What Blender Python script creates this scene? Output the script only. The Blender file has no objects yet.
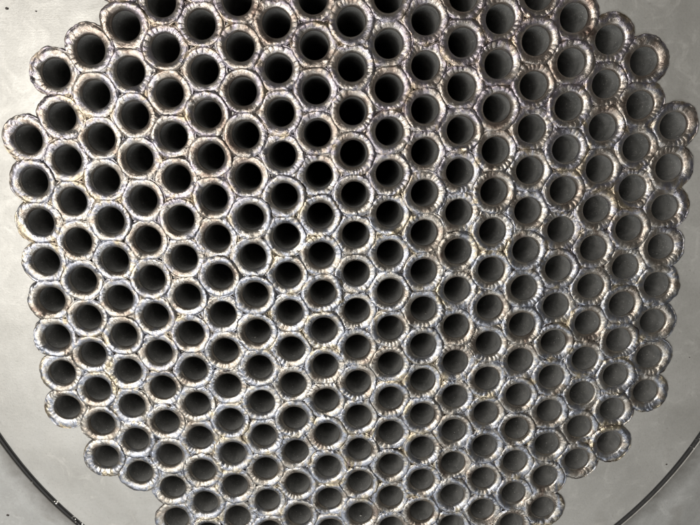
import bpy, math, random
import numpy as np
from mathutils import Matrix, Vector
from mathutils.geometry import delaunay_2d_cdt

random.seed(7); rng = np.random.default_rng(7)
S = 0.03175            # tube pitch in metres (25.4 mm tubes on a 31.75 mm triangular pitch)
TOP = 1.30             # height of the tube sheet's face above the exchanger's base
scene = bpy.context.scene
col = scene.collection

# ------------------------------------------------------------------ camera
cam_d = bpy.data.cameras.new('camera'); cam = bpy.data.objects.new('camera', cam_d); col.objects.link(cam)
cam_d.sensor_width = 36.0; cam_d.lens = 547.0 / 700.0 * 36.0
cam_d.clip_start = 0.01; cam_d.clip_end = 50.0
a, b, c = -0.2211303, -0.0171442, -0.0209923
rot = Matrix.Rotation(c, 4, 'Z') @ Matrix.Rotation(b, 4, 'Y') @ Matrix.Rotation(a, 4, 'X')
cam.matrix_world = Matrix.Translation((-0.3139 * S, 3.3409 * S, TOP + 13.59 * S)) @ rot
scene.camera = cam

# ------------------------------------------------------------------ light
world = bpy.data.worlds.new('World'); scene.world = world; world.use_nodes = True
bg = world.node_tree.nodes['Background']; bg.inputs[0].default_value = (1.0, 0.97, 0.92, 1); bg.inputs[1].default_value = 0.003

def area(name, loc, target, sx, sy, power, colr):
    d = bpy.data.lights.new(name, 'AREA'); d.shape = 'RECTANGLE'; d.size = sx; d.size_y = sy
    d.energy = power; d.color = colr
    o = bpy.data.objects.new(name, d); col.objects.link(o)
    o.location = loc
    o.rotation_euler = (Vector(target) - Vector(loc)).to_track_quat('-Z', 'Y').to_euler()
    return o
area('workshop_lamp', (-0.76, 0.06, TOP + 1.45), (-0.02, -0.03, TOP), 0.95, 1.10, 24.0, (1.0, 0.97, 0.92))
area('added_gloss_lamp', (-0.45, -1.85, TOP + 2.0), (0, -0.2, TOP), 3.2, 0.6, 20.0, (0.95, 0.98, 1.0))  # added lamp with no known source, brightens the lower plate by gloss

scene.view_settings.view_transform = 'Standard'; scene.view_settings.look = 'None'
scene.view_settings.exposure = 0.22; scene.view_settings.gamma = 1.0

# ------------------------------------------------------------------ materials
def mat(name):
    m = bpy.data.materials.new(name); m.use_nodes = True
    nt = m.node_tree; return m, nt, nt.nodes['Principled BSDF']
def N(nt, t, **kw):
    n = nt.nodes.new(t)
    for k, v in kw.items():
        if k in n.inputs: n.inputs[k].default_value = v
        else: setattr(n, k, v)
    return n
def noise(nt, vec, scale, detail=4, rough=0.6, dist=0.0):
    n = N(nt, 'ShaderNodeTexNoise'); n.inputs['Scale'].default_value = scale
    n.inputs['Detail'].default_value = detail; n.inputs['Roughness'].default_value = rough
    n.inputs['Distortion'].default_value = dist
    nt.links.new(vec, n.inputs['Vector']); return n
def ramp(nt, fac, stops, interp='LINEAR'):
    n = N(nt, 'ShaderNodeValToRGB'); n.color_ramp.interpolation = interp
    e = n.color_ramp.elements
    while len(e) < len(stops): e.new(0.5)
    for i, (p, cc) in enumerate(stops):
        e[i].position = p; e[i].color = cc if len(cc) == 4 else (*cc, 1)
    nt.links.new(fac, n.inputs[0]); return n
def mix(nt, fac, A, B, mode='MIX'):
    n = N(nt, 'ShaderNodeMix', data_type='RGBA', blend_type=mode)
    for sock, v in ((n.inputs[0], fac), (n.inputs[6], A), (n.inputs[7], B)):
        if hasattr(v, 'links'): nt.links.new(v, sock)
        else: sock.default_value = v if not isinstance(v, tuple) or len(v) == 4 else (*v, 1)
    return n.outputs[2]
def bump(nt, h, strength, dist, prev=None):
    n = N(nt, 'ShaderNodeBump'); n.inputs['Strength'].default_value = strength; n.inputs['Distance'].default_value = dist
    nt.links.new(h, n.inputs['Height'])
    if prev: nt.links.new(prev, n.inputs['Normal'])
    return n.outputs[0]
g = lambda v: (v, v, v)

def weld_material():
    m, nt, p = mat('heat_tinted_weld')
    geo = N(nt, 'ShaderNodeNewGeometry').outputs['Position']
    lip = N(nt, 'ShaderNodeAttribute', attribute_name='lip').outputs['Fac']
    toe = N(nt, 'ShaderNodeAttribute', attribute_name='toe').outputs['Fac']
    rad = N(nt, 'ShaderNodeAttribute', attribute_name='rad').outputs['Fac']
    tn = N(nt, 'ShaderNodeMath', operation='MULTIPLY_ADD'); nt.links.new(rad, tn.inputs[0]); tn.inputs[1].default_value = 0.16
    tb = N(nt, 'ShaderNodeMath', operation='MULTIPLY_ADD'); nt.links.new(noise(nt, geo, 40, 4, 0.58, 0.9).outputs[0], tb.inputs[0])
    tb.inputs[1].default_value = 1.0; tb.inputs[2].default_value = -0.08
    nt.links.new(tb.outputs[0], tn.inputs[2]); tint = tn.outputs[0]
    silver = ramp(nt, tint, [(0.27, (.24, .18, .145)), (0.37, (.42, .37, .31)), (0.45, (.50, .475, .43)),
                             (0.53, (.335, .375, .45)), (0.60, (.50, .475, .425)), (0.67, (.55, .475, .33)), (0.76, (.34, .28, .28))]).outputs[0]
    bronze = ramp(nt, tint, [(0.27, (.19, .125, .10)), (0.38, (.38, .30, .25)), (0.47, (.46, .41, .365)),
                             (0.54, (.32, .265, .31)), (0.62, (.43, .345, .295)), (0.72, (.45, .35, .22))]).outputs[0]
    # hotter, browner runs across the upper part of the bundle, cleaner silver below
    sep = N(nt, 'ShaderNodeSeparateXYZ'); nt.links.new(geo, sep.inputs[0])
    zone = N(nt, 'ShaderNodeMath', operation='ADD'); nt.links.new(sep.outputs[1], zone.inputs[0])
    zn = N(nt, 'ShaderNodeMath', operation='MULTIPLY_ADD'); nt.links.new(noise(nt, geo, 9, 3).outputs[0], zn.inputs[0])
    zn.inputs[1].default_value = 0.5; zn.inputs[2].default_value = -0.25
    nt.links.new(zn.outputs[0], zone.inputs[1])
    base = mix(nt, ramp(nt, zone.outputs[0], [(0.0, g(.15)), (0.20, g(.85))]).outputs[0], silver, bronze)
    fine = noise(nt, geo, 330, 5, 0.7, 2.0).outputs[0]
    base = mix(nt, ramp(nt, fine, [(0.33, g(.6)), (0.47, g(0))]).outputs[0], base, (.20, .15, .12))
    base = mix(nt, ramp(nt, fine, [(0.58, g(0)), (0.72, g(.35))]).outputs[0], base, (.60, .58, .54))
    lm = N(nt, 'ShaderNodeMath', operation='MULTIPLY'); nt.links.new(lip, lm.inputs[0]); lm.inputs[1].default_value = 0.30
    base = mix(nt, lm.outputs[0], base, (.49, .465, .42))
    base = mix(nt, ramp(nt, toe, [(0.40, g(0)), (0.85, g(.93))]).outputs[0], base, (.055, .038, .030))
    base = mix(nt, 1.0, base, (.94, .94, .94), 'MULTIPLY')
    nt.links.new(base, p.inputs['Base Color'])
    p.inputs['Metallic'].default_value = 0.85
    r = ramp(nt, noise(nt, geo, 120, 4).outputs[0], [(0.32, g(.22)), (0.68, g(.44))]).outputs[0]
    nt.links.new(r, p.inputs['Roughness'])
    b1 = N(nt, 'ShaderNodeBump'); b1.inputs['Distance'].default_value = 0.0012
    nt.links.new(noise(nt, geo, 330, 5, 0.62, 1.4).outputs[0], b1.inputs['Height'])
    st = ramp(nt, lip, [(0.2, g(.38)), (0.9, g(.22))]).outputs[0]; nt.links.new(st, b1.inputs['Strength'])
    nt.links.new(bump(nt, noise(nt, geo, 1100, 3, 0.6).outputs[0], 0.2, 0.0003, b1.outputs[0]), p.inputs['Normal'])
    return m

def plate_material(name, base_v, dark_v, joint=None):
    m, nt, p = mat(name)
    geo = N(nt, 'ShaderNodeNewGeometry').outputs['Position']
    big = noise(nt, geo, 9, 5, 0.6, 0.6).outputs[0]
    base = ramp(nt, big, [(0.36, tuple(v * .92 for v in dark_v)), (0.60, base_v)]).outputs[0]
    smear = noise(nt, geo, 45, 6, 0.65, 1.2).outputs[0]
    base = mix(nt, ramp(nt, smear, [(0.56, g(0)), (0.72, g(.55))]).outputs[0], base, tuple(min(1, v * 1.22) for v in base_v))
    sp = noise(nt, geo, 520, 3, 0.6).outputs[0]
    base = mix(nt, ramp(nt, sp, [(0.24, g(.4)), (0.42, g(0))]).outputs[0], base, (.20, .18, .15))
    st = noise(nt, geo, 26, 3, 0.5, 0.3).outputs[0]
    base = mix(nt, ramp(nt, st, [(0.68, g(0)), (0.74, g(.35))]).outputs[0], base, (.30, .28, .25))
    grain = noise(nt, geo, 420, 5, 0.75).outputs[0]
    base = mix(nt, ramp(nt, grain, [(0.35, g(.16)), (0.65, g(0))]).outputs[0], base, tuple(v * .55 for v in dark_v))
    scr = N(nt, 'ShaderNodeMapping'); nt.links.new(geo, scr.inputs[0]); scr.inputs['Scale'].default_value = (14, 620, 1)
    scr.inputs['Rotation'].default_value = (0, 0, -0.7)
    base = mix(nt, ramp(nt, noise(nt, scr.outputs[0], 1, 2, 0.5, 0.4).outputs[0], [(0.70, g(0)), (0.76, g(.12))]).outputs[0], base, tuple(min(1, v * 1.35) for v in base_v))
    if joint:       # shadow beside the joint painted in as a dark ring, with grime
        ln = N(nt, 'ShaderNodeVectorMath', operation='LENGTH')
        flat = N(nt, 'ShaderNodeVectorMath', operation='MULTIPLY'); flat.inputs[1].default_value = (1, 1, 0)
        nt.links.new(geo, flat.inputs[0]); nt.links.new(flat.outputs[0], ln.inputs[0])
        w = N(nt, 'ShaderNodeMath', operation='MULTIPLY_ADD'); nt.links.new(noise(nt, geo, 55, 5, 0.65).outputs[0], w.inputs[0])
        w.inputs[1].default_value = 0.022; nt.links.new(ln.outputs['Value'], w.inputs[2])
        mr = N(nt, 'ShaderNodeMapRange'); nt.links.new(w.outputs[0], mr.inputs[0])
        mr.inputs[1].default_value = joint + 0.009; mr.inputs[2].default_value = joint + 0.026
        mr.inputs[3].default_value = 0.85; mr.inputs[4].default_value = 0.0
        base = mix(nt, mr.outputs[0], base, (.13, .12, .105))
    nt.links.new(base, p.inputs['Base Color'])
    p.inputs['Metallic'].default_value = 0.36
    r = ramp(nt, smear, [(0.3, g(.38)), (0.7, g(.54))]).outputs[0]
    nt.links.new(r, p.inputs['Roughness'])
    mp = N(nt, 'ShaderNodeMapping'); nt.links.new(geo, mp.inputs[0]); mp.inputs['Scale'].default_value = (30, 1400, 1)
    mp.inputs['Rotation'].default_value = (0, 0, 0.5)
    n1 = bump(nt, noise(nt, mp.outputs[0], 1, 3).outputs[0], 0.10, 0.0004)
    n2 = bump(nt, noise(nt, geo, 700, 4).outputs[0], 0.25, 0.0004, n1)
    nt.links.new(n2, p.inputs['Normal'])
    return m

def tube_material():
    m, nt, p = mat('dull_tube_steel')
    tc = N(nt, 'ShaderNodeNewGeometry').outputs['Position']
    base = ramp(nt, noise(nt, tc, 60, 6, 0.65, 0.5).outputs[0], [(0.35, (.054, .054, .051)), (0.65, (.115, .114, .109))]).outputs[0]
    dust = noise(nt, tc, 900, 2, 0.5).outputs[0]
    base = mix(nt, ramp(nt, dust, [(0.672, g(0)), (0.73, g(.55))]).outputs[0], base, (.62, .61, .57))
    nt.links.new(base, p.inputs['Base Color'])
    p.inputs['Metallic'].default_value = 0.15; p.inputs['Roughness'].default_value = 0.62
    mp = N(nt, 'ShaderNodeMapping'); nt.links.new(tc, mp.inputs[0]); mp.inputs['Scale'].default_value = (420, 420, 22)
    streak = noise(nt, mp.outputs[0], 1, 4, 0.6).outputs[0]
    base = mix(nt, ramp(nt, streak, [(0.50, g(0)), (0.75, g(.22))]).outputs[0], base, (.18, .175, .165))
    nt.links.new(base, p.inputs['Base Color'])
    nt.links.new(bump(nt, streak, 0.15, 0.0005, bump(nt, noise(nt, tc, 300, 4).outputs[0], 0.3, 0.0005)), p.inputs['Normal'])
    return m

def plain(name, colr, metal, rough, bs=0.0):
    m, nt, p = mat(name)
    geo = N(nt, 'ShaderNodeNewGeometry').outputs['Position']
    nn = noise(nt, geo, 180, 5).outputs[0]
    lo = tuple(v * .6 for v in colr)
    nt.links.new(ramp(nt, nn, [(0.35, lo), (0.65, colr)]).outputs[0], p.inputs['Base Color'])
    p.inputs['Metallic'].default_value = metal; p.inputs['Roughness'].default_value = rough
    if bs: nt.links.new(bump(nt, nn, bs, 0.001), p.inputs['Normal'])
    return m

M_WELD = weld_material()
M_PLATE = plate_material('ground_steel_plate', (.495, .483, .452), (.41, .398, .368))
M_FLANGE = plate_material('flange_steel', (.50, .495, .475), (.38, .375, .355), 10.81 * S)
M_TUBE = tube_material()
M_GASKET = plain('black_gasket_rubber', (.030, .029, .028), 0.0, 0.75, 0.5)
M_CHIP = plain('bright_metal_chip', (.70, .68, .64), 0.9, 0.42)
M_DIRT = plain('dark_dirt', (.05, .04, .035), 0.0, 0.7)

# ------------------------------------------------------------------ helpers
def link(name, verts, faces, m, parent=None, smooth=True):
    me = bpy.data.meshes.new(name)
    me.from_pydata([tuple(v) for v in verts], [], faces)
    me.materials.append(m)
    if smooth: me.polygons.foreach_set('use_smooth', [True] * len(me.polygons))
    me.update()
    o = bpy.data.objects.new(name, me); col.objects.link(o)
    if parent: o.parent = parent
    return o
def revolve(prof, n, closed=False):
    """prof: list of (r, z); returns verts, faces of a surface of revolution"""
    th = np.linspace(0, 2 * math.pi, n, endpoint=False)
    V = [(r * math.cos(t), r * math.sin(t), z) for (r, z) in prof for t in th]
    F = []; m = len(prof)
    for i in range(m if closed else m - 1):
        j = (i + 1) % m
        for k in range(n):
            k2 = (k + 1) % n
            F.append((i * n + k, i * n + k2, j * n + k2, j * n + k))
    return V, F

# ------------------------------------------------------------------ exchanger
root = bpy.data.objects.new('heat_exchanger', None); col.objects.link(root)
root['label'] = 'round steel tube sheet with hundreds of open tube ends ringed by rippled welds'
root['category'] = 'heat exchanger'

R_SHEET = 10.60; R_GAP = 10.81
sites = []
for i in range(-9, 10):
    off = 0.5 if (i % 2) else 0.0      # outermost columns (i = +-9) hold eight tubes, +-0.5 ... +-3.5
    for k in range(-12, 13):
        y = k + off
        x = i * 3 ** .5 / 2
        if math.hypot(x, y) <= 8.76: sites.append((x, y))

# tube sheet: disc pierced by every tube, with a bevelled rim
def build_sheet():
    pts = []; edges = []
    n = 160
    for k in range(n):
        t = 2 * math.pi * k / n; pts.append(Vector(((R_SHEET - .03) * math.cos(t), (R_SHEET - .03) * math.sin(t))))
        edges.append((k, (k + 1) % n))
    for (x, y) in sites:
        s = len(pts)
        for k in range(16):
            t = 2 * math.pi * k / 16; pts.append(Vector((x + .405 * math.cos(t), y + .405 * math.sin(t))))
            edges.append((s + k, s + (k + 1) % 16))
    v2, e2, f2, *_ = delaunay_2d_cdt(pts, edges, [], 1, 1e-6)
    st = np.array(sites); F = []
    for f in f2:
        cx = sum(v2[i].x for i in f) / 3; cy = sum(v2[i].y for i in f) / 3
        if np.min(np.hypot(st[:, 0] - cx, st[:, 1] - cy)) < .385: continue
        F.append(tuple(f))
    V = [(v.x * S, v.y * S, TOP) for v in v2]
    nb = len(V)
    V2 = [(v[0], v[1], TOP - 1.2 * S) for v in V]
    Fb = [tuple(i + nb for i in reversed(f)) for f in F]
    rim, rf = revolve([((R_SHEET - .03) * S, TOP), (R_SHEET * S, TOP - .03 * S), (R_SHEET * S, TOP - 1.2 * S), ((R_SHEET - .03) * S, TOP - 1.2 * S)], n)
    b0 = 2 * nb
    allF = F + Fb + [tuple(i + b0 for i in reversed(f)) for f in rf]
    return link('tube_sheet', V + V2 + rim, allF, M_PLATE, root, smooth=False)
build_sheet()

# shell flange round the sheet, a little lower, and the shell that carries it
zf = TOP - .07 * S
V, F = revolve([(r * S, z) for r, z in ((R_GAP, TOP - 1.2 * S), (R_GAP, zf - .015 * S), (R_GAP + .015, zf), (15.5, zf), (15.6, zf - .1 * S), (15.6, TOP - 1.6 * S), (R_GAP, TOP - 1.6 * S))], 200, True)
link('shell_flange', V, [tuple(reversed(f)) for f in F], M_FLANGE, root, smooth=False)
V, F = revolve([(r * S, z) for r, z in ((11.6, TOP - 1.6 * S), (11.6, 0.0), (0.02, 0.0), (0.02, 0.01), (11.3, 0.01), (11.3, TOP - 1.6 * S))], 96)
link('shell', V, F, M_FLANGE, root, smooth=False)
# gasket: two-ridged black ring in the gap
prof = []
for rc in (R_SHEET + .054, R_SHEET + .157):
    for k in range(9):
        t = math.pi * (1 - k / 8)
        prof.append(((rc + .050 * math.cos(t)) * S, TOP + (-.12 + .050 * math.sin(t)) * S))
prof += [((R_GAP - .004) * S, TOP - .9 * S), ((R_SHEET + .004) * S, TOP - .9 * S)]
V, F = revolve(prof, 220, True)
link('gasket', V, [tuple(reversed(f)) for f in F], M_GASKET, root)

# tubes: one mesh, copied
A = 0.327
prof = [(A * S, -.026 * S), (A * S, -1.0 * S), (A * S, -3.0 * S), (A * S, -(TOP - .02)), (.402 * S, -(TOP - .02)), (.402 * S, -.035 * S)]
tv, tf = revolve(prof, 36, True)
tube_me = None

# weld beads: every one its own run of weld metal
NT = 160
TH = np.linspace(0, 2 * np.pi, NT, endpoint=False)
def wave(nmin, nmax, amp, decay=1.0):
    z = np.zeros(NT)
    for n in range(nmin, nmax + 1):
        z += amp / (n / nmin) ** decay * rng.normal() * np.sin(n * TH + rng.uniform(0, 6.28))
    return z
KX = rng.normal(size=(40, 2)) * np.where(np.arange(40) < 20, 8, 22)[:, None]
KP = rng.uniform(0, 6.28, 40); KA = np.where(np.arange(40) < 20, 1.0, .6)
def lump(x, y):
    z = np.zeros_like(x)
    for (kx, ky), p_, am in zip(KX, KP, KA): z += am * np.sin(kx * x + ky * y + p_)
    return z / 5.0

SITES = np.array(sites)
PAR = []
def smooth(e0, e1, v):
    t = np.clip((v - e0) / (e1 - e0), 0, 1); return t * t * (3 - 2 * t)
for (x0, y0) in sites:      # the run of every bead first, so that neighbours can be laid over one another
    n = int(rng.integers(17, 27)); ph = n * TH + wave(2, 7, 1.1, .6) + rng.uniform(0, 6.28)
    d = np.hypot(SITES[:, 0] - x0, SITES[:, 1] - y0); nb = SITES[(d > .1) & (d < 1.1)] - (x0, y0)
    # the bead spreads wider where no neighbour stops it
    free = np.ones(NT)
    for (dx, dy) in nb: free *= 1 - np.clip(np.cos(TH - math.atan2(dy, dx)), 0, 1) ** 6
    if len(nb) == 6: free[:] = 0
    scal = np.abs(np.sin(ph / 2)) - .6
    rt = .530 + rng.normal() * .006 + wave(1, 8, .008, .5) + .012 * scal + .038 * free
    ro = np.clip(rt + .052 + wave(2, 9, .010, .4), rt + .03, .625)
    PAR.append(dict(h=.074 + rng.normal() * .005 + wave(1, 4, .007), rc=.478 + wave(1, 4, .007), rt=rt, ro=ro, n=n, ph=ph,
                    z=rng.uniform(-.012, .014), t=rng.normal(size=2) * .008, near=np.where((d > .1) & (d < 1.1))[0]))
def prof_z(h, rc, rt, ro, r):
    u = np.clip((r - rc) / (rt - rc), 0, 1)
    top = h * (1 - .22 * u ** 2)
    v = np.clip((r - rt) / (ro - rt), 0, 1)
    step = smooth(0, .30, v)
    return top * (1 - step) + step * .058 * (1 - v ** 4) - .5 * (r > ro + .02)
def body(p, x, y):
    """height of a bead's slope at points given from its own centre"""
    r = np.hypot(x, y); th = np.arctan2(y, x) % (2 * np.pi); k = (th / (2 * np.pi) * NT).astype(int) % NT
    return prof_z(p['h'][k], p['rc'][k], p['rt'][k], p['ro'][k], r) + (p['z'] + p['t'][0] * np.cos(th) + p['t'][1] * np.sin(th)) * (r < p['rt'][k] + .01)
def press(r_hi):            # an earlier bead is melted down where a later one runs over it
    return .013 * smooth(.555, .495, r_hi)

def bead(idx):
    x0, y0 = sites[idx]; P = PAR[idx]; h, rc, rt, ro, n = P['h'], P['rc'], P['rt'], P['ro'], P['n']
    ri = np.maximum(A + .006 + wave(2, 6, .0035), A + .001)
    sgn = 1 if rng.random() < .8 else -1
    amp = .0058 * np.clip(.7 + wave(1, 4, .5), 0.15, 1.5)
    dark = np.clip(.26 + wave(2, 12, .32, .3), .0, 1)
    rings = []
    inner = [(0.0, -.030), (.008, -.012), (.035, .10), (.09, .32), (.18, .50), (.31, .65), (.47, .78), (.64, .89), (.82, .965)]
    for k, (f, z) in enumerate(inner):
        r = (ri if k > 1 else A) + f * (rc - ri)
        rings.append((r, np.full(NT, z) if z < 0 else z * h, 0.0, 0.0 if k < 2 else min(1, .2 + 1.3 * f), 0.0))
    for u in (0, .15, .3, .45, .6, .75, .88, 1.0):
        r = rc + u * (rt - rc); rings.append((r, prof_z(h, rc, rt, ro, r), u, 1.0, 0.0))
    for v in (.15, .32, .5, .7, .88, 1.0):
        r = rt + v * (ro - rt); rings.append((r, prof_z(h, rc, rt, ro, r), 1.0, 1.0, v))
    rings.append((ro + .004, np.full(NT, -.06), 1.0, 0.0, 1.0))
    Rr = np.zeros((len(rings), NT)); V = np.zeros((len(rings), NT, 3)); T = np.zeros((len(rings), NT)); L = np.zeros((len(rings), NT))
    blobs = [(rng.uniform(0, 6.28), rng.uniform(.45, .53), rng.uniform(.03, .06), rng.uniform(.01, .03)) for _ in range(int(rng.integers(0, 3)))]
    if abs(x0 + 8 * .8660254) < .01 and abs(y0 - 5.0) < .01: blobs.append((3.42, .575, .050, .085))
    for k, (r, z, u, w, v) in enumerate(rings):
        q = (r - .42) / .13
        phase = P['ph'] + sgn * 3.2 * q * q
        rip = (.6 * np.sin(phase) + .25 * np.sin(2 * phase + .9) + .15 * np.sin(3 * phase + 1.5)) * (1 - .5 * (v > .3))
        x = r * np.cos(TH); y = r * np.sin(TH)
        z = z + w * amp * rip + w * (.0075 + .006 * min(1, u + (v > 0))) * lump(x + x0, y + y0) * (1 - .5 * (v > .9))
        for (bt, br, bs, bh) in blobs:
            d2 = (x - br * np.cos(bt)) ** 2 + (y - br * np.sin(bt)) ** 2
            z = z + bh * np.exp(-d2 / bs ** 2) * (w > 0)
        tilt = (P['z'] + P['t'][0] * np.cos(TH) + P['t'][1] * np.sin(TH))
        if w > 0 and v < .3: z = z + tilt * w
        seam = np.zeros(NT)
        if w > 0 and (k >= 6):
            zs0 = body(P, x, y)
            dep = np.zeros(NT)
            for m_ in P['near']:
                xn = x + x0 - SITES[m_, 0]; yn = y + y0 - SITES[m_, 1]; Pn = PAR[m_]
                zn = body(Pn, xn, yn); zs = zs0
                if Pn['z'] > P['z']:
                    pr = press(np.hypot(xn, yn)); dep = np.maximum(dep, pr); zs = zs - pr
                else: zn = zn - press(r)
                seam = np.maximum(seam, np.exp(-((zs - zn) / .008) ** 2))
            z = z - dep - .003 * seam
        V[k, :, 0] = x; V[k, :, 1] = y; V[k, :, 2] = z
        Rr[k] = (r - .33) / .27
        L[k] = 1.0 if k < 5 else max(0, 1 - (k - 4) / 4)
        step = dark * (1.0 if .1 < v < .4 else .55 if u == 1.0 and v == 0 else 0.0)
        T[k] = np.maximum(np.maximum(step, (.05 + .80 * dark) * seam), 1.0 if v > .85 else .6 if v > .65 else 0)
    return V.reshape(-1, 3) * S, T.ravel(), L.ravel(), Rr.ravel(), len(rings)

def grid_faces(nr):
    k = np.arange(NT); k2 = (k + 1) % NT; F = []
    for i in range(nr - 1):
        F.append(np.stack([i * NT + k, (i + 1) * NT + k, (i + 1) * NT + k2, i * NT + k2], 1))
    return np.concatenate(F)
GF = None
for idx, (x, y) in enumerate(sites):
    if tube_me is None:
        t = link('tube', tv, tf, M_TUBE, root); tube_me = t.data
        t.data.name = 'tube'
    else:
        t = bpy.data.objects.new('tube', tube_me); col.objects.link(t); t.parent = root
    t.location = (x * S, y * S, TOP)
    V, T, L, Rd, nr = bead(idx)
    if GF is None: GF = grid_faces(nr)
    me = bpy.data.meshes.new('weld_bead')
    nf = len(GF)
    me.vertices.add(len(V)); me.vertices.foreach_set('co', V.astype(np.float32).ravel())
    me.loops.add(nf * 4); me.loops.foreach_set('vertex_index', GF.astype(np.int32).ravel())
    me.polygons.add(nf); me.polygons.foreach_set('loop_start', np.arange(0, nf * 4, 4, dtype=np.int32))
    me.polygons.foreach_set('use_smooth', np.ones(nf, dtype=bool))
    me.update(calc_edges=True)
    at = me.attributes.new('toe', 'FLOAT', 'POINT'); at.data.foreach_set('value', T.astype(np.float32))
    at = me.attributes.new('lip', 'FLOAT', 'POINT'); at.data.foreach_set('value', L.astype(np.float32))
    at = me.attributes.new('rad', 'FLOAT', 'POINT'); at.data.foreach_set('value', Rd.astype(np.float32))
    me.materials.append(M_WELD)
    w = bpy.data.objects.new('weld_bead', me); col.objects.link(w); w.parent = t

# ------------------------------------------------------------------ loose bits
def chip(V, F, x, y, z, sx, sy, sz):
    """a crumpled five-sided flake"""
    s = len(V); rt = random.uniform(0, 6.28); n = 5
    for lay in (0, 1):
        for k in range(n):
            t = rt + 2 * math.pi * k / n + random.uniform(-.3, .3)
            q = 1.0 if lay == 0 else random.uniform(.4, .8)
            V.append(((x + sx * q * math.cos(t)) * S, (y + sy * q * math.sin(t)) * S, TOP + (z + (sz * random.uniform(.6, 1.2) if lay else 0)) * S))
    F.append(tuple(s + n + k for k in range(n)))
    for k in range(n):
        k2 = (k + 1) % n; F.append((s + k, s + k2, s + n + k2, s + n + k))
V, F = [], []
for (ang, cnt, spread) in ((math.atan2(-6.35, -8.5), 7, .012), (math.atan2(-7.05, -8.05), 10, .012), (math.atan2(-5.1, 9.3), 5, .015), (math.atan2(-5.6, -9.1), 1, .05)):
    for _ in range(cnt):
        t = ang + random.gauss(0, spread); r = R_SHEET + random.uniform(.02, .20)
        q = random.uniform(.016, .042)
        chip(V, F, r * math.cos(t), r * math.sin(t), -.07, q, q * random.uniform(.5, 1), q)
for (ci, cy, dep, q) in ((-1, -.5, .55, .045), (-3, -.5, .75, .022), (-3, -1.5, .35, .04), (2, -1.0, .5, .035), (-5, 1.5, .6, .022), (-4, 1.0, .8, .02),
                         (0, -7.0, .3, .035), (-2, -3.0, .5, .022), (4, 2.0, .5, .018), (3, -4.5, .4, .02), (6, -2.0, .5, .02)):
    cx = ci * 3 ** .5 / 2; dx, dy = cx + .31, cy - 3.34; l = math.hypot(dx, dy)    # stuck to the far wall of the bore
    chip(V, F, cx + dx / l * (A - .012), cy + dy / l * (A - .012), -dep, q, q * .5, q)
o = link('metal_chips', V, F, M_CHIP, None, smooth=False)
o['kind'] = 'stuff'; o['label'] = 'bright metal chips caught in the dark ring gap and inside a few tube mouths'; o['category'] = 'chips'
V, F = [], []
for (x, y, z, q) in ((-7.85, 6.42, 0, .05), (-7.2, 6.35, 0, .028), (-9.95, -6.8, -.07, .05), (8.62, -5.75, 0, .035), (8.9, -2.55, 0, .02)):
    chip(V, F, x, y, z, q, q * .7, q * .5)
for _ in range(4):
    t = random.uniform(0, 6.28); r = random.uniform(9.3, 10.5)
    chip(V, F, r * math.cos(t), r * math.sin(t), 0, *([random.uniform(.006, .014)] * 3))
o = link('dirt_specks', V, F, M_DIRT, None, smooth=False)
o['kind'] = 'stuff'; o['label'] = 'tiny dark dirt specks scattered on the bare grey plate'; o['category'] = 'dirt'
